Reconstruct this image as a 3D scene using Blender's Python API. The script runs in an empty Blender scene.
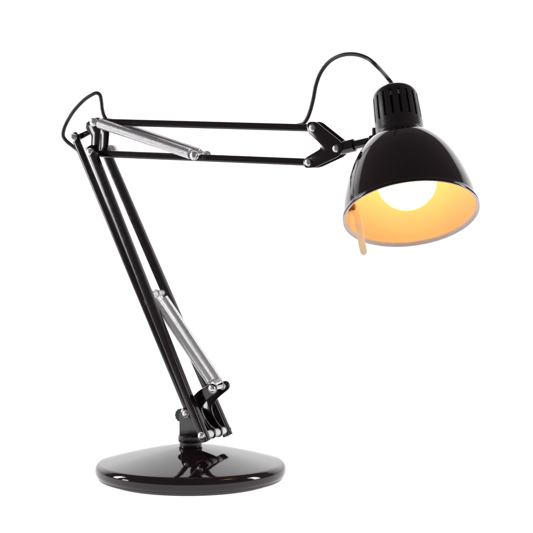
import bpy, bmesh, math, random
from mathutils import Vector, Matrix
R = math.radians
random.seed(4)
scene = bpy.context.scene
COL = scene.collection

# ------------------------------------------------------------------ camera
cam_d = bpy.data.cameras.new("camera")
cam = bpy.data.objects.new("camera", cam_d)
COL.objects.link(cam)
cam.location = (0.0765, -1.80, 0.333)
cam.rotation_euler = (R(90 - 3.70), 0, 0)
cam_d.sensor_width = 36
cam_d.lens = 36 * 1800 / 533.0
cam_d.clip_start = 0.05
cam_d.clip_end = 50
scene.camera = cam

# ------------------------------------------------------------------ light
w = bpy.data.worlds.new("World")
scene.world = w
w.use_nodes = True
bg = w.node_tree.nodes["Background"]
bg.inputs[0].default_value = (1.0, 0.88, 0.93, 1)
bg.inputs[1].default_value = 0.17

def area(name, loc, target, size, power, size_y=None, color=(1, 1, 1)):
    d = bpy.data.lights.new(name, 'AREA')
    d.energy = power
    d.color = color
    d.shape = 'RECTANGLE'
    d.size = size
    d.size_y = size_y or size
    o = bpy.data.objects.new(name, d)
    COL.objects.link(o)
    o.location = loc
    o.rotation_euler = (Vector(target) - Vector(loc)).to_track_quat('-Z', 'Y').to_euler()
    return o

# side softboxes, plus the lamps behind the translucent white sheet (a backlit product table)
area("softbox_west", (-1.9, 0.25, 0.80), (0.0, 0.1, 0.25), 0.30, 22, 1.0)
area("softbox_east", (2.0, -0.1, 0.80), (0.0, 0.1, 0.25), 0.35, 22, 1.1)
area("softbox_low_west", (-1.65, -0.30, 0.24), (-0.08, 0.03, 0.26), 0.26, 3.4, 0.34)
area("table_lamp_below", (0, 0.35, -0.7), (0, 0.3501, 0), 4.0, 80, 2.3)
area("table_lamp_behind", (0, 2.3, 0.75), (0, 0, 0.75), 4.4, 120, 2.0)

scene.view_settings.view_transform = 'Standard'
scene.view_settings.look = 'None'
scene.view_settings.exposure = 0
scene.view_settings.gamma = 1
scene.render.engine = 'CYCLES'
scene.cycles.max_bounces = 12

# ------------------------------------------------------------------ materials
def mat(name, color, rough=0.3, metal=0.0, var=0.15, scale=120.0, bump=0.0, coat=0.0, ior=1.5, rvar=0.04, transmission=0.0):
    m = bpy.data.materials.new(name)
    m.use_nodes = True
    nt = m.node_tree
    b = nt.nodes["Principled BSDF"]
    b.inputs["Metallic"].default_value = metal
    b.inputs["IOR"].default_value = ior
    b.inputs["Coat Weight"].default_value = coat
    b.inputs["Coat Roughness"].default_value = 0.03
    b.inputs["Transmission Weight"].default_value = transmission
    tc = nt.nodes.new("ShaderNodeTexCoord")
    nz = nt.nodes.new("ShaderNodeTexNoise")
    nz.inputs["Scale"].default_value = scale
    nz.inputs["Detail"].default_value = 5
    nt.links.new(tc.outputs["Object"], nz.inputs["Vector"])
    mx = nt.nodes.new("ShaderNodeMix")
    mx.data_type = 'RGBA'
    mx.inputs["A"].default_value = tuple(c * (1 - var) for c in color) + (1,)
    mx.inputs["B"].default_value = tuple(min(1, c * (1 + var)) for c in color) + (1,)
    nt.links.new(nz.outputs["Fac"], mx.inputs["Factor"])
    nt.links.new(mx.outputs["Result"], b.inputs["Base Color"])
    mr = nt.nodes.new("ShaderNodeMapRange")
    mr.inputs["From Min"].default_value = 0.3
    mr.inputs["From Max"].default_value = 0.7
    mr.inputs["To Min"].default_value = max(0.0, rough - rvar)
    mr.inputs["To Max"].default_value = rough + rvar
    nt.links.new(nz.outputs["Fac"], mr.inputs["Value"])
    nt.links.new(mr.outputs["Result"], b.inputs["Roughness"])
    if bump:
        bp = nt.nodes.new("ShaderNodeBump")
        bp.inputs["Strength"].default_value = bump
        bp.inputs["Distance"].default_value = 0.0004
        nt.links.new(nz.outputs["Fac"], bp.inputs["Height"])
        nt.links.new(bp.outputs["Normal"], b.inputs["Normal"])
    return m

ENAMEL = mat("black_enamel", (0.011, 0.005, 0.008), 0.055, rvar=0.025, scale=45, bump=0.012)
PAINT = mat("black_tube_paint", (0.007, 0.004, 0.005), 0.12, rvar=0.03, scale=200, bump=0.03, ior=1.62)
PLASTIC = mat("black_plastic", (0.010, 0.007, 0.008), 0.26, rvar=0.02, scale=500, bump=0.03)
STEEL = mat("spring_steel", (0.86, 0.86, 0.87), 0.31, 0.88, var=0.05, rvar=0.05, scale=80)
ZINC = mat("zinc_bolt", (0.72, 0.72, 0.74), 0.32, 1.0, rvar=0.08, scale=400)
NYLON = mat("white_nylon", (0.86, 0.86, 0.85), 0.35, scale=300)
CORD = mat("grey_cord_rubber", (0.035, 0.030, 0.032), 0.42, scale=400, bump=0.1)
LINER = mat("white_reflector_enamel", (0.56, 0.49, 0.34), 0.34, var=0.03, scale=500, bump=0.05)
LIP = mat("grey_rim_enamel", (0.50, 0.50, 0.52), 0.25, var=0.05, scale=300)
CREAM = mat("cream_tab", (0.82, 0.80, 0.74), 0.35, var=0.06, scale=150)
nt = CREAM.node_tree
tr = nt.nodes.new("ShaderNodeBsdfTranslucent")
tr.inputs["Color"].default_value = (0.92, 0.84, 0.68, 1)
ms = nt.nodes.new("ShaderNodeMixShader")
ms.inputs[0].default_value = 0.5
nt.links.new(nt.nodes["Principled BSDF"].outputs[0], ms.inputs[1])
nt.links.new(tr.outputs[0], ms.inputs[2])
nt.links.new(ms.outputs[0], nt.nodes["Material Output"].inputs[0])
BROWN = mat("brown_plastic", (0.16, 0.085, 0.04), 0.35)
BRASS = mat("screw_base_metal", (0.70, 0.66, 0.58), 0.3, 1.0)
WHITE = mat("white_acrylic_sheet", (0.88, 0.88, 0.88), 0.75, var=0.01, scale=3)
nt = WHITE.node_tree
tr = nt.nodes.new("ShaderNodeBsdfTranslucent")
tr.inputs["Color"].default_value = (0.9, 0.9, 0.9, 1)
ms = nt.nodes.new("ShaderNodeMixShader")
ms.inputs[0].default_value = 0.5
nt.links.new(nt.nodes["Principled BSDF"].outputs[0], ms.inputs[1])
nt.links.new(tr.outputs[0], ms.inputs[2])
nt.links.new(ms.outputs[0], nt.nodes["Material Output"].inputs[0])

GLOW = bpy.data.materials.new("lit_bulb_glass")
GLOW.use_nodes = True
nt = GLOW.node_tree
nt.nodes.clear()
em = nt.nodes.new("ShaderNodeEmission")
# frosted glass: hottest round the filament in the middle of the globe, weaker and warmer towards the neck
at = nt.nodes.new("ShaderNodeTexCoord")
sp = nt.nodes.new("ShaderNodeSeparateXYZ")
nt.links.new(at.outputs["Generated"], sp.inputs[0])
rp = nt.nodes.new("ShaderNodeValToRGB")
rp.color_ramp.elements[0].position = 0.15
rp.color_ramp.elements[0].color = (1.0, 0.47, 0.13, 1)
rp.color_ramp.elements[1].position = 0.70
rp.color_ramp.elements[1].color = (1.0, 0.46, 0.155, 1)
nt.links.new(sp.outputs["Z"], rp.inputs[0])
nt.links.new(rp.outputs[0], em.inputs["Color"])
em.inputs["Strength"].default_value = 7.8
ou = nt.nodes.new("ShaderNodeOutputMaterial")
nt.links.new(em.outputs[0], ou.inputs[0])

# ------------------------------------------------------------------ mesh helpers
def link(name, bm, m, parent=None, angle=35, mx=None):
    if mx is not None:
        bm.transform(mx)
    bmesh.ops.recalc_face_normals(bm, faces=bm.faces[:])
    me = bpy.data.meshes.new(name)
    bm.to_mesh(me)
    bm.free()
    me.materials.append(m)
    me.shade_smooth()
    me.set_sharp_from_angle(angle=R(angle))
    o = bpy.data.objects.new(name, me)
    COL.objects.link(o)
    o.parent = parent
    return o

def frame(p0, p1, up):
    """matrix whose z runs p0->p1 and whose x is as near to 'up' as it can be"""
    z = (p1 - p0).normalized()
    x = (up - z * up.dot(z)).normalized()
    y = z.cross(x)
    m = Matrix((x, y, z)).transposed().to_4x4()
    m.translation = p0
    return m

def lathe(bm, prof, mx=None, seg=48):
    """profile of (radius, height); radius 0 closes on the axis"""
    rings = []
    for r, h in prof:
        if r < 1e-7:
            rings.append([bm.verts.new((0, 0, h))])
        else:
            rings.append([bm.verts.new((r * math.cos(2 * math.pi * i / seg), r * math.sin(2 * math.pi * i / seg), h)) for i in range(seg)])
    vs = [v for r in rings for v in r]
    for a, b in zip(rings, rings[1:]):
        for i in range(seg):
            j = (i + 1) % seg
            if len(a) == 1 and len(b) == 1:
                continue
            if len(a) == 1:
                bm.faces.new((a[0], b[i], b[j]))
            elif len(b) == 1:
                bm.faces.new((a[i], a[j], b[0]))
            else:
                bm.faces.new((a[i], a[j], b[j], b[i]))
    if mx is not None:
        for v in vs:
            v.co = mx @ v.co
    return vs

def ringed(prof):
    return prof + [prof[0]]

def lathe_closed(bm, prof, mx=None, seg=64):
    rings = [[bm.verts.new((r * math.cos(2 * math.pi * i / seg), r * math.sin(2 * math.pi * i / seg), h)) for i in range(seg)] for r, h in prof]
    n = len(rings)
    for k in range(n):
        a, b = rings[k], rings[(k + 1) % n]
        for i in range(seg):
            j = (i + 1) % seg
            bm.faces.new((a[i], a[j], b[j], b[i]))
    if mx is not None:
        for r in rings:
            for v in r:
                v.co = mx @ v.co

def rod(bm, p0, p1, r, seg=24, ch=None):
    """cylinder with chamfered ends"""
    ch = ch if ch is not None else r * 0.15
    L = (p1 - p0).length
    up = Vector((0, 0, 1)) if abs((p1 - p0).normalized().z) < 0.9 else Vector((1, 0, 0))
    lathe(bm, [(0, 0), (r - ch, 0), (r, ch), (r, L - ch), (r - ch, L), (0, L)], frame(p0, p1, up), seg)

def round_rect(wx, wy, r, n=4):
    pts = []
    for cx, cy, a0 in ((wx / 2 - r, wy / 2 - r, 0), (-wx / 2 + r, wy / 2 - r, 90), (-wx / 2 + r, -wy / 2 + r, 180), (wx / 2 - r, -wy / 2 + r, 270)):
        for k in range(n + 1):
            a = R(a0 + 90 * k / n)
            pts.append((cx + r * math.cos(a), cy + r * math.sin(a)))
    return pts

def square_tube(bm, p0, p1, up, wx, wy, r=0.0022):
    m = frame(p0, p1, up)
    L = (p1 - p0).length
    sec = round_rect(wx, wy, r, 6)
    wall = 0.0011
    inn = round_rect(wx - 2 * wall, wy - 2 * wall, 0.0012, 6)
    n = len(sec)
    rings = []
    for pts, h in ((inn, 0.012), (inn, 0), (sec, 0), (sec, L), (inn, L), (inn, L - 0.012)):
        rings.append([bm.verts.new(m @ Vector((x, y, h))) for x, y in pts])
    for a, b in zip(rings, rings[1:]):
        for i in range(n):
            j = (i + 1) % n
            bm.faces.new((a[i], a[j], b[j], b[i]))
    bm.faces.new(rings[0])
    bm.faces.new(rings[-1])

def sweep(bm, pts, r, seg=10):
    """round wire along a list of points, parallel-transported"""
    pts = [Vector(p) for p in pts]
    n = len(pts)
    t0 = (pts[1] - pts[0]).normalized()
    ref = Vector((0, 0, 1)) if abs(t0.z) < 0.9 else Vector((1, 0, 0))
    x = (ref - t0 * ref.dot(t0)).normalized()
    rings = []
    for i, p in enumerate(pts):
        t = (pts[min(i + 1, n - 1)] - pts[max(i - 1, 0)]).normalized()
        x = (x - t * x.dot(t)).normalized()
        y = t.cross(x)
        rings.append([bm.verts.new(p + x * r * math.cos(2 * math.pi * k / seg) + y * r * math.sin(2 * math.pi * k / seg)) for k in range(seg)])
    for a, b in zip(rings, rings[1:]):
        for i in range(seg):
            j = (i + 1) % seg
            bm.faces.new((a[i], a[j], b[j], b[i]))
    bm.faces.new(rings[0])
    bm.faces.new(rings[-1])

def catmull(P, n=14):
    P = [Vector(p) for p in P]
    P = [P[0] * 2 - P[1]] + P + [P[-1] * 2 - P[-2]]
    out = []
    for i in range(1, len(P) - 2):
        for k in range(n):
            t = k / n
            a, b, c, d = P[i - 1:i + 3]
            out.append(0.5 * (2 * b + (c - a) * t + (2 * a - 5 * b + 4 * c - d) * t * t + (3 * b - a - 3 * c + d) * t ** 3))
    out.append(P[-2])
    return out

# lamp frame: s along the arms (they swing 31 degrees towards the viewer), o across them, z up. Millimetres in, metres out
ANG = R(31)
U = Vector((math.cos(ANG), -math.sin(ANG), 0))
N = Vector((math.sin(ANG), math.cos(ANG), 0))
Z = Vector((0, 0, 1))
def W(s, o, z):
    return (U * s + N * o + Z * z) / 1000.0

def plate(bm, outline, o0, o1, bev=0.0004):
    """flat plate: outline in (s, z) mm, thickness from o0 to o1 mm"""
    tmp = bmesh.new()
    a = [tmp.verts.new(W(s, o0, z)) for s, z in outline]
    b = [tmp.verts.new(W(s, o1, z)) for s, z in outline]
    n = len(a)
    tmp.faces.new(a)
    tmp.faces.new(b[::-1])
    for i in range(n):
        j = (i + 1) % n
        tmp.faces.new((a[i], b[i], b[j], a[j]))
    bmesh.ops.recalc_face_normals(tmp, faces=tmp.faces[:])
    if bev:
        ed = [e for e in tmp.edges if len(e.link_faces) == 2 and e.calc_face_angle() > R(60)]
        bmesh.ops.bevel(tmp, geom=ed, offset=bev, segments=2, profile=0.5, affect='EDGES', clamp_overlap=True)
    me = bpy.data.meshes.new("tmp")
    tmp.to_mesh(me)
    tmp.free()
    bm.from_mesh(me)
    bpy.data.meshes.remove(me)

def rounded(poly, r, n=5):
    """round the corners of a polygon"""
    out = []
    m = len(poly)
    for i in range(m):
        p = Vector(poly[i]); a = Vector(poly[i - 1]); b = Vector(poly[(i + 1) % m])
        rr = r[i] if isinstance(r, (list, tuple)) else r
        d1 = (a - p); d2 = (b - p)
        k = min(rr, d1.length * 0.45, d2.length * 0.45)
        q1 = p + d1.normalized() * k; q2 = p + d2.normalized() * k
        for j in range(n + 1):
            t = j / n
            out.append(tuple(q1 * (1 - t) ** 2 + p * 2 * t * (1 - t) + q2 * t * t))
    return out

def strip_outline(path, w0, n=8):
    """outline of a bent bar with round ends: path of points, half width per point"""
    P = [Vector(p) for p in path]
    hw = w0 if isinstance(w0, (list, tuple)) else [w0] * len(P)
    L, Rr = [], []
    for i, p in enumerate(P):
        a = P[max(i - 1, 0)]; b = P[min(i + 1, len(P) - 1)]
        if 0 < i < len(P) - 1:
            t1 = (p - a).normalized(); t2 = (b - p).normalized()
            t = (t1 + t2).normalized()
            k = 1 / max(0.6, t.dot(t1))
        else:
            t = (b - a).normalized(); k = 1
        nn = Vector((-t.y, t.x))
        L.append(p + nn * hw[i] * k)
        Rr.append(p - nn * hw[i] * k)
    def cap(p, frm, sgn, h):
        a0 = math.atan2((frm - p).y, (frm - p).x)
        return [p + Vector((math.cos(a0 - math.pi * k / n), math.sin(a0 - math.pi * k / n))) * h for k in range(1, n)]
    pts = L + cap(P[-1], L[-1], 1, hw[-1]) + Rr[::-1] + cap(P[0], Rr[0], 1, hw[0])
    return [tuple(q) for q in pts]

def smooth2(path, n=5):
    return [(v.x, v.y) for v in catmull([(p[0], p[1], 0) for p in path], n)]

def axle(name, parent, s, z, o0, o1, r, m, ch=None):
    bm = bmesh.new()
    rod(bm, W(s, o0, z), W(s, o1, z), r / 1000.0, 24, ch)
    return link(name, bm, m, parent)

def bolt(parent, s, z, o, facing, r=3.2, h=2.0):
    """pan-head screw, head at o looking towards facing (-1 near side, +1 far side), with a cross recess"""
    bm = bmesh.new()
    p0 = W(s, o, z)
    p1 = W(s, o + facing * h, z)
    r /= 1000.0; hh = h / 1000.0
    mx = frame(p0, p1, Z)
    prof = [(0, -0.0005), (r, -0.0005), (r, hh * 0.35)]
    for k in range(1, 6):
        a = R(90 * k / 6)
        prof.append((r * math.cos(a) * 0.98 + 0, hh * (0.35 + 0.65 * math.sin(a))))
    prof += [(r * 0.16, hh), (r * 0.12, hh * 0.55), (0, hh * 0.5)]
    lathe(bm, prof, mx, 24)
    # washer
    lathe(bm, [(0, -0.0012), (r * 1.22, -0.0012), (r * 1.22, -0.0002), (0, -0.0002)], mx, 24)
    return link("bolt", bm, ZINC, parent)

# ------------------------------------------------------------------ setting
bm = bmesh.new()
prof = [(-0.31, 0.0), (0.9, 0.0)]
for k in range(1, 17):
    a = R(90 * k / 16)
    prof.append((0.9 + 0.6 * math.sin(a), 0.6 - 0.6 * math.cos(a)))
prof.append((1.5, 1.5))
rows = []
for y, z in prof:
    rows.append([bm.verts.new((x, y, z)) for x in (-2.6, -1.3, 0, 1.3, 2.6)])
for a, b in zip(rows, rows[1:]):
    for i in range(4):
        bm.faces.new((a[i], a[i + 1], b[i + 1], b[i]))
sheet = link("floor", bm, WHITE, None, 60)
sheet["kind"] = "structure"
sheet["label"] = "seamless bright white studio surface and backdrop"
sheet["category"] = "floor"

# ------------------------------------------------------------------ the lamp
lamp = bpy.data.objects.new("desk_lamp", None)
COL.objects.link(lamp)
lamp.empty_display_size = 0.05
lamp["label"] = "glossy black swing-arm desk lamp with silver springs, round base and lit dome shade"
lamp["category"] = "desk lamp"

# --- base
bm = bmesh.new()
prof = [(0, 0.0032), (0.0915, 0.0032), (0.0931, 0.0035), (0.0939, 0.0044), (0.0940, 0.0058), (0.0944, 0.0062)]
prof += [(0.0952, 0.0074), (0.0960, 0.0094), (0.0962, 0.0112), (0.0962, 0.0128)]
for k in range(1, 11):
    a = R(76 * k / 10)
    prof.append((0.0892 + 0.0070 * math.cos(a), 0.0128 + 0.0070 * math.sin(a)))
r0, h0 = prof[-1]
for k in range(1, 15):
    t = k / 14.0
    r = r0 * (1 - t) + 0.009 * t
    # shallow dome: steep at the rim, flat at the middle
    prof.append((r, h0 + 0.0180 * (1 - (r / r0) ** 1.4)))
prof.append((0, prof[-1][1]))
lathe(bm, prof, None, 128)
base = link("base", bm, ENAMEL, lamp, 40)
bm = bmesh.new()
lathe(bm, [(0, 0.0004), (0.084, 0.0004), (0.0845, 0.001), (0.0845, 0.0034), (0, 0.0034)], None, 96)
link("felt_pad", bm, CORD, base)
bm = bmesh.new()
lathe(bm, [(0, 0.034), (0.0128, 0.034), (0.0132, 0.0350), (0.0122, 0.0360), (0.0112, 0.0368), (0.0112, 0.0395), (0.0122, 0.0402), (0.0126, 0.0412),
           (0.0126, 0.0455), (0.0118, 0.0466), (0, 0.0466)], None, 48)
link("swivel_collar", bm, PLASTIC, base)

# --- lower pivot bracket (u-shaped clevis on the collar)
AB = (-1.4, 68.8)      # rear link, lower pivot
BB = (29.6, 51.0)      # front links, lower pivot
AT = (-142.4, 346.0)   # rear link, upper pivot
BT = (-111.8, 331.0)   # front links, upper pivot
bm = bmesh.new()
out = rounded([(-9.0, 46.3), (-9.0, 69), (-5.0, 75), (2, 74), (34, 56), (34, 47.5), (28, 45.5), (14, 46.3)], [1, 4, 4, 5, 4, 4, 3, 1])
plate(bm, out, -7.2, -5.2)
plate(bm, out, 5.2, 7.2)
plate(bm, [(-8.8, 46.8), (-8.8, 66), (-7.0, 66), (-7.0, 48.6), (14, 48.6), (14, 46.8)], -5.2, 5.2, 0.0002)
bracket = link("pivot_bracket", bm, PAINT, lamp)
bolt(bracket, AB[0], AB[1], -7.4, -1)
bolt(bracket, AB[0], AB[1], 7.4, 1)
axle("axle", bracket, BB[0], BB[1], -27, 27, 2.3, ZINC)
bolt(bracket, BB[0], BB[1], -25.9, -1, 3.4, 2.2)
bolt(bracket, BB[0], BB[1], 24.3, 1, 3.4, 2.2)
bm = bmesh.new()   # ribbed tension knob behind the bracket
km = frame(W(-13.5, 1, 65), W(-13.5, 10, 65), Z)
vs = lathe(bm, [(0, 0), (0.0058, 0), (0.0066, 0.0008), (0.0066, 0.0072), (0.0058, 0.008), (0, 0.008)], None, 48)
for v in bm.verts:
    a = math.atan2(v.co.y, v.co.x)
    q = 1 + 0.05 * math.cos(a * 12)
    v.co.x *= q; v.co.y *= q
link("tension_knob", bm, PLASTIC, bracket, mx=km)

# --- lower arm links: one at the back, two splayed in front
def arm_link(p0, p1, wx, wy, ext=5.5, r=0.0022):
    d = (p1 - p0).normalized() * ext / 1000.0
    b = bmesh.new()
    square_tube(b, p0 - d, p1 + d, N, wx / 1000.0, wy / 1000.0, r)
    return link("arm_link", b, PAINT, lamp)
la = arm_link(W(AB[0], 0, AB[1]), W(AT[0], 0, AT[1]), 7.0, 7.0, 4.5)
bolt(la, AT[0], AT[1], -3.9, -1, 3.4, 2.4)
bolt(la, AT[0], AT[1], 3.9, 1, 3.4, 2.4)
for sg in (-1, 1):
    lb = arm_link(W(BB[0], sg * 20.5 - 1, BB[1]), W(BT[0], sg * 12.0, BT[1]), 8.4, 7.8, 6.0, 0.0011)
    bolt(lb, BT[0], BT[1], sg * 16.4, sg, 3.2, 2.2)

# --- spring lever: two boomerang plates from the lower pivot up to the spring axle
SB = (34.6, 97.4)     # lower spring axle
ST = (-41.5, 187.6)    # upper spring axle, between the front links
bm = bmesh.new()
path = smooth2([BB, (18, 63), (13, 77), (21, 88), SB], 6)
hw = [5.0 + 2.0 * math.sin(math.pi * i / (len(path) - 1)) for i in range(len(path))]
outl = strip_outline(path, hw)
plate(bm, outl, -8.0, -6.0)
near = len(bm.verts)
plate(bm, outl, 4.6, 6.6)
bm.verts.ensure_lookup_table()
for i, v in enumerate(bm.verts):      # the two plates splay apart towards the springs
    t = (v.co.z * 1000 - BB[1]) / (SB[1] - BB[1])
    v.co += N * (max(t, -0.2) * 5.4 / 1000.0) * (-1 if i < near else 1)
lever = link("spring_lever", bm, PAINT, lamp)
axle("axle", lever, SB[0], SB[1], -14, 12, 1.9, ZINC)
bolt(lever, SB[0], SB[1], -13.6, -1, 3.9, 2.6)
bolt(lever, SB[0], SB[1], 11.8, 1, 3.9, 2.6)
for a, b in ((-17.2, -8.2), (-5.8, 4.4), (6.8, 15.6)):
    axle("spacer", lever, BB[0], BB[1], a, b, 4.0, NYLON)
post = axle("spring_roller", lamp, ST[0], ST[1], -16.5, 16.5, 3.2, NYLON)
for a, b in ((-13.9, -12.7), (-0.6, 0.6), (12.7, 13.9)):
    axle("roller_flange", post, ST[0], ST[1], a, b, 4.4, ZINC)

# --- springs
def spring(p0, p1, rc, rw, lead0=7.0, lead1=7.0):
    """closed-coil extension spring between two axle points with hook eyes"""
    m = frame(p0, p1, N)
    L = (p1 - p0).length
    a = lead0 / 1000.0; b = L - lead1 / 1000.0
    pitch = rw * 2.12
    turns = int((b - a) / pitch)
    pitch = (b - a) / turns
    pts = []
    eye = rc * 0.72
    for k in range(10):                       # eye round the axle
        t = R(-60 - 270 * (1 - k / 9.0))
        pts.append(Vector((0.3 * rw, eye * math.sin(t), eye * math.cos(t) * 0.9)))
    pts.append(Vector((rc * 0.35, -rc * 0.55, a * 0.8)))
    S = 12
    for k in range(turns * S + 1):
        t = 2 * math.pi * k / S
        pts.append(Vector((rc * math.cos(t), rc * math.sin(t), a + pitch * k / S)))
    pts.append(Vector((rc * 0.35, rc * 0.55, L - (L - b) * 0.8)))
    for k in range(10):
        t = R(60 + 270 * k / 9.0)
        pts.append(Vector((0.3 * rw, eye * math.sin(t), L - eye * math.cos(t) * 0.9)))
    bm = bmesh.new()
    sweep(bm, [m @ p for p in pts], rw, 6)
    return link("spring", bm, STEEL, lamp, 80)
spring(W(ST[0], -8.2, ST[1]), W(SB[0] - 1.5, -6.6, SB[1] + 0.5), 0.0044, 0.00054)
spring(W(ST[0], 7.4, ST[1]), W(SB[0], 4.8, SB[1]), 0.0044, 0.00054)

# --- elbow bracket
UT = (-108.6, 361.8)   # upper bar pivot
bm = bmesh.new()
out = rounded([(-114.0, 366), (-104.0, 366.5), (-104.2, 356), (-106.3, 334), (-107.3, 325.6), (-115.6, 326), (-116.4, 334), (-115.4, 349), (-122, 354), (-123, 360)], [4, 4, 3, 4, 4, 4, 4, 4, 3, 3])
plate(bm, out, -8.6, -6.8)
plate(bm, out, 6.8, 8.6)
elbow = link("elbow_bracket", bm, PAINT, lamp)
bm = bmesh.new()
plate(bm, strip_outline([AT, (-127, 352), (-112, 358.5)], [3.2, 2.6, 2.6]), 3.9, 6.6)
link("elbow_link", bm, PAINT, elbow)
axle("axle", elbow, UT[0], UT[1], -15, 15, 1.9, ZINC)
bolt(elbow, UT[0], UT[1], -14.6, -1, 3.8, 2.4)
bolt(elbow, UT[0], UT[1], 14.6, 1, 3.8, 2.4)
axle("axle", elbow, BT[0], BT[1], -16, 22, 1.9, ZINC)
bm = bmesh.new()
lathe(bm, [(0, 0), (0.0066, 0), (0.0074, 0.0008), (0.0074, 0.0046), (0.0064, 0.0058), (0, 0.0060)], frame(W(BT[0], 19, BT[1]), W(BT[0], 26, BT[1]), Z), 40)
link("tension_knob", bm, NYLON, elbow)

# --- upper bars
HT = (144.4, 354.0); HB = (139.8, 321.3); HP = (170.0, 334.4)
def bar(p, q, ext0, ext1):
    P, Q = W(p[0], 0, p[1]), W(q[0], 0, q[1])
    d = (Q - P).normalized()
    b = bmesh.new()
    square_tube(b, P - d * ext0 / 1000.0, Q + d * ext1 / 1000.0, N, 8.0 / 1000, 7.2 / 1000)
    return link("arm_bar", b, PAINT, lamp)
bar(UT, HT, 6.0, 5.0)
lower_bar = bar((BT[0], 329.4), HB, 6.0, 5.0)
UB = (12.7, 327.6)
axle("axle", lower_bar, UB[0], UB[1], -13, 13, 1.9, ZINC)
bolt(lower_bar, UB[0], UB[1], -12.8, -1, 3.9, 2.4)
bolt(lower_bar, UB[0], UB[1], 12.8, 1, 3.9, 2.4)
spring(W(UT[0], -11.2, UT[1]), W(UB[0], -9.0, UB[1]), 0.0048, 0.00058, 5.5, 6.5)
spring(W(UT[0], 11.2, UT[1]), W(UB[0], 9.0, UB[1]), 0.0048, 0.00058, 5.5, 6.5)

# --- head bracket
bm = bmesh.new()
out = rounded([(138, 359.5), (147, 360.5), (175.5, 340.5), (177.5, 333), (172.5, 327), (146, 316.2), (136, 315.8), (133.5, 321.5), (137, 326), (152.5, 334), (153, 338.5), (138, 351)],
              [4, 4, 4, 4, 4, 4, 4, 4, 3, 3, 3, 4])
plate(bm, out, -6.6, -4.8)
plate(bm, out, 4.8, 6.6)
head = link("head_bracket", bm, PAINT, lamp)
for p in (HT, HB, HP):
    bolt(head, p[0], p[1], -6.8, -1, 3.5, 2.2)
    bolt(head, p[0], p[1], 6.8, 1, 3.5, 2.2)
for p in (HT, HB):
    axle("axle", head, p[0], p[1], -4.7, 4.7, 2.0, ZINC)

# --- shade frame: origin at the middle of the rim, z out of the opening
SC = Vector((0.2088, -0.1560, 0.2742))
AX = Vector((0.085, -0.505, -0.858)).normalized()
sx = (Vector((1, 0, 0)) - AX * AX.x).normalized()
sy = AX.cross(sx)
SM = Matrix((sx, sy, AX)).transposed().to_4x4()
SM.translation = SC

def pp(r, z): return (r / 1000.0, z / 1000.0)
OUT = [(21.5, -81), (25, -80.4), (30, -77.5), (37, -70.5), (44, -60.8), (49.2, -51), (53.6, -40), (57.0, -29), (59.4, -19), (60.9, -10), (61.6, -5)]
OUTs = [(v.x, v.y) for v in catmull([(r, z, 0) for r, z in OUT], 4)]
bm = bmesh.new()
prof = [pp(r, z) for r, z in OUTs] + [pp(62.0, -3.4), pp(62.7, -2.6), pp(62.9, -1.2), pp(62.3, -0.4), pp(61.2, -0.8)]
prof += [pp(r - 0.8, z + 0.1) for r, z in OUTs[::-1]]
lathe_closed(bm, prof, SM, 128)
shade = link("lamp_shade", bm, ENAMEL, lamp, 50)
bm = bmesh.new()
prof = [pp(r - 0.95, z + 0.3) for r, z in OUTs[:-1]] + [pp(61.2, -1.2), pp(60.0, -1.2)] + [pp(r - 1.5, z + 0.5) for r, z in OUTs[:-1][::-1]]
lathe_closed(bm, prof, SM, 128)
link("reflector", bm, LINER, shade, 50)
bm = bmesh.new()   # rolled lip, its pale face looking out and a little inwards
prof = [pp(59.4, -2.6), pp(59.6, -1.9), pp(60.4, -0.8), pp(61.6, 0.25), pp(62.5, 0.55), pp(62.8, 0.2), pp(62.4, -0.3), pp(61.2, -0.9), pp(60.2, -2.2)]
lathe_closed(bm, prof, SM, 128)
link("rim", bm, LIP, shade, 50)

# tab hanging inside the left of the rim and poking out below it
def strip3(pts, wdir, half, thick):
    """bent strip with a rounded tip"""
    b = bmesh.new()
    P = catmull(pts, 6)
    n = len(P)
    rings = []
    for i, p in enumerate(P):
        t = (P[min(i + 1, n - 1)] - P[max(i - 1, 0)]).normalized()
        wv = (wdir - t * wdir.dot(t)).normalized()
        nn = t.cross(wv)
        rem = (P[-1] - p).length
        h = half if rem > half else max(half * 0.35, math.sqrt(max(0, half * half - (half - rem) ** 2)))
        rings.append([b.verts.new(p + wv * h * x + nn * thick * 0.5 * y) for x, y in ((-1, -1), (1, -1), (1, 1), (-1, 1))])
    for a, c in zip(rings, rings[1:]):
        for i in range(4):
            j = (i + 1) % 4
            b.faces.new((a[i], a[j], c[j], c[i]))
    b.faces.new(rings[0]); b.faces.new(rings[-1])
    return b
TA = R(200)
rad = Vector((math.cos(TA), math.sin(TA), 0)); tang = Vector((-math.sin(TA), math.cos(TA), 0))
pts = [rad * 0.0550 + Vector((0, 0, -0.028)), rad * 0.0535 + Vector((0, 0, -0.020)), rad * 0.0508 + Vector((0, 0, -0.013)),
       rad * 0.0500 + Vector((0, 0, 0.002)), rad * 0.0495 + Vector((0, 0, 0.015)), rad * 0.0485 + Vector((0, 0, 0.029))]
bm = strip3(pts, Vector((0.95, 0.30, 0)), 0.0031, 0.0020)
tab = link("shade_handle", bm, CREAM, shade, 40, SM)
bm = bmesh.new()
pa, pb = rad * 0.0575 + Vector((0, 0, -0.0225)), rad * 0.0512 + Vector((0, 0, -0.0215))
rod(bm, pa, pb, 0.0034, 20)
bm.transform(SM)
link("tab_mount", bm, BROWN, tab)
tab["label"] = "cream tab hanging out below the rim"

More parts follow.
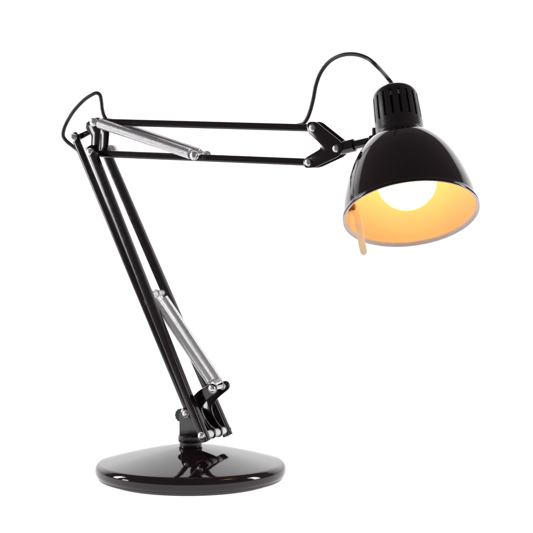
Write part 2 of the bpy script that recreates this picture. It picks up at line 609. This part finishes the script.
# --- vented socket cap
def build_cap():
    b = bmesh.new()
    prof = [(18.0, -82), (23.0, -82), (23.6, -82.8), (23.6, -84.6), (23.0, -85.4), (22.8, -87), (22.4, -106), (21.6, -124)]
    for k in range(1, 8):
        a = R(90 * k / 8)
        prof.append((13.6 + 8.0 * math.cos(a), -124 - 9.0 * math.sin(a)))
    prof += [(9.5, -133.6), (4.4, -134.2), (4.1, -137.0), (3.3, -137.8), (2.0, -137.8)]
    prof += [(2.0, -131.5), (12.5, -131), (19.0, -123.5), (20.0, -104), (20.4, -87), (18.0, -84)]
    lathe_closed(b, [pp(*p) for p in prof], None, 120)
    bmesh.ops.recalc_face_normals(b, faces=b.faces[:])
    me = bpy.data.meshes.new("cap_raw"); b.to_mesh(me); b.free()
    o = bpy.data.objects.new("cap_raw", me); COL.objects.link(o)
    c = bmesh.new()
    ns = 18
    for k in range(ns):
        a = 2 * math.pi * (k + 0.35) / ns
        d = Vector((math.cos(a), math.sin(a), 0)); t = Vector((-math.sin(a), math.cos(a), 0))
        pts = []
        hw_, z0, z1 = 0.00115, -0.1225, -0.0975
        for j in range(9):
            q = math.pi * j / 8
            pts.append((math.cos(q) * hw_, z1 + math.sin(q) * hw_))
        for j in range(9):
            q = math.pi + math.pi * j / 8
            pts.append((math.cos(q) * hw_, z0 + math.sin(q) * hw_))
        A = [c.verts.new(d * 0.0180 + t * x + Vector((0, 0, z))) for x, z in pts]
        B = [c.verts.new(d * 0.0270 + t * x + Vector((0, 0, z))) for x, z in pts]
        c.faces.new(A); c.faces.new(B[::-1])
        for i in range(len(A)):
            j = (i + 1) % len(A)
            c.faces.new((A[i], B[i], B[j], A[j]))
    bmesh.ops.recalc_face_normals(c, faces=c.faces[:])
    mc = bpy.data.meshes.new("cut_raw"); c.to_mesh(mc); c.free()
    oc = bpy.data.objects.new("cut_raw", mc); COL.objects.link(oc)
    md = o.modifiers.new("cut", 'BOOLEAN')
    md.operation = 'DIFFERENCE'; md.object = oc; md.solver = 'EXACT'
    dg = bpy.context.evaluated_depsgraph_get()
    dg.update()
    res = bpy.data.meshes.new_from_object(o.evaluated_get(dg))
    bpy.data.objects.remove(o); bpy.data.objects.remove(oc)
    bpy.data.meshes.remove(me); bpy.data.meshes.remove(mc)
    out = bmesh.new(); out.from_mesh(res)
    bpy.data.meshes.remove(res)
    return out
cap = link("socket_cap", build_cap(), PLASTIC, lamp, 40, SM)
cap.data.materials.clear(); cap.data.materials.append(PLASTIC)
bm = bmesh.new()
lathe_closed(bm, [pp(*p) for p in ((22.8, -80.8), (24.4, -80.4), (24.9, -81.1), (24.5, -81.9), (22.8, -81.9))], SM, 96)
link("neck_ring", bm, PLASTIC, cap)
bm = bmesh.new()
lathe(bm, [pp(*p) for p in ((0, -124), (11, -123.5), (13.5, -121), (13.5, -90), (15, -89), (15, -76), (13.6, -75), (13.6, -86), (0, -86))], SM, 48)
link("bulb_socket", bm, PLASTIC, cap)

# --- bulb
bm = bmesh.new()
prof = [(0, -1.0)]
cz, rb = -36.0, 28.0
prof = [(0, cz + rb)]
for k in range(1, 17):
    a = R(90 - 128 * k / 16)
    prof.append((rb * math.cos(a), cz + rb * math.sin(a)))
prof += [(20.0, -56.5), (17.0, -61), (14.6, -66), (13.6, -71), (13.2, -76), (0, -76)]
lathe(bm, [pp(*p) for p in prof], None, 64)
bulb = link("light_bulb", bm, GLOW, lamp, 60)
bulb.matrix_local = SM
bulb["label"] = "glowing round white bulb"
bm = bmesh.new()
lathe(bm, [pp(*p) for p in ((0, -76.3), (13.0, -76.3), (13.3, -77.5), (12.6, -79), (13.3, -80.5), (12.6, -82), (13.3, -83.5), (12.2, -85), (0, -85))], None, 40)
link("screw_base", bm, BRASS, bulb)

# --- stem from the head bracket to the back of the shade
bm = bmesh.new()
pA = W(HP[0], 0, HP[1]); 
att = W(210.5, 4, 343.2)
dS = (att - pA).normalized()
rod(bm, pA + dS * 0.011, att - dS * 0.004, 0.0042, 28)
rod(bm, pA + dS * 0.0015, pA + dS * 0.0165, 0.0046 * 1.35, 28)
stem = link("shade_stem", bm, PAINT, lamp)
bm = bmesh.new()
rod(bm, W(HP[0], -4.6, HP[1]), W(HP[0], 4.6, HP[1]), 0.0062)
link("stem_pivot", bm, PAINT, stem)
bm = bmesh.new()
q = att - dS * 0.0052
rod(bm, q - Z * 0.005, q + Z * 0.0120, 0.0022, 16)
rod(bm, q - dS * 0.004, q + dS * 0.008, 0.0056, 24)
link("stem_clamp", bm, PLASTIC, stem)

# --- power cord, over the elbow, behind the top bar and round to the cap
cp = SM @ Vector((0, 0, -0.1365)); cup = -AX
cord = [W(-136.5, 6.2, 322), W(-139.5, 6.0, 328), W(-143.8, 5.4, 333.2), W(-149.5, 4, 337.6), W(-155.5, 2.6, 342.2), W(-159.4, 2, 347.6), W(-158.4, 2, 354.9), W(-153.9, 3, 364.2), W(-145.4, 3, 374.5),
        W(-133.8, 4, 384.7), W(-122.9, 5, 390.7), W(-117.9, 6, 391.6), W(-115.1, 7, 388.9), W(-113.6, 7, 382.4), W(-112.4, 7, 374.2), W(-109.0, 6.6, 366.5), W(-101, 6.3, 362.2),
        W(-70, 6.0, 360.6), W(0, 6.0, 358.6), W(70, 6.0, 356.6), W(112, 6.0, 356.2), W(121.1, 6, 356.8), W(127.5, 5.5, 358.6), W(132.4, 4, 363.2), W(137.2, 2, 371.3), W(141.6, 0, 382.6),
        W(144.9, -1, 394.9), W(150.9, -2, 407.0), W(161.2, -3, 417.1), W(175.2, -5, 422.3), W(189.7, -6, 422.6), W(202.9, -7, 418.7), W(213.5, -8, 411.2),
        cp + Vector((-0.0075, 0, 0.0115)), cp + Vector((-0.0015, 0, 0.0035)), cp - cup * 0.004]
bm = bmesh.new()
sweep(bm, catmull(cord, 10), 0.0020, 12)
link("power_cord", bm, CORD, lamp, 80)
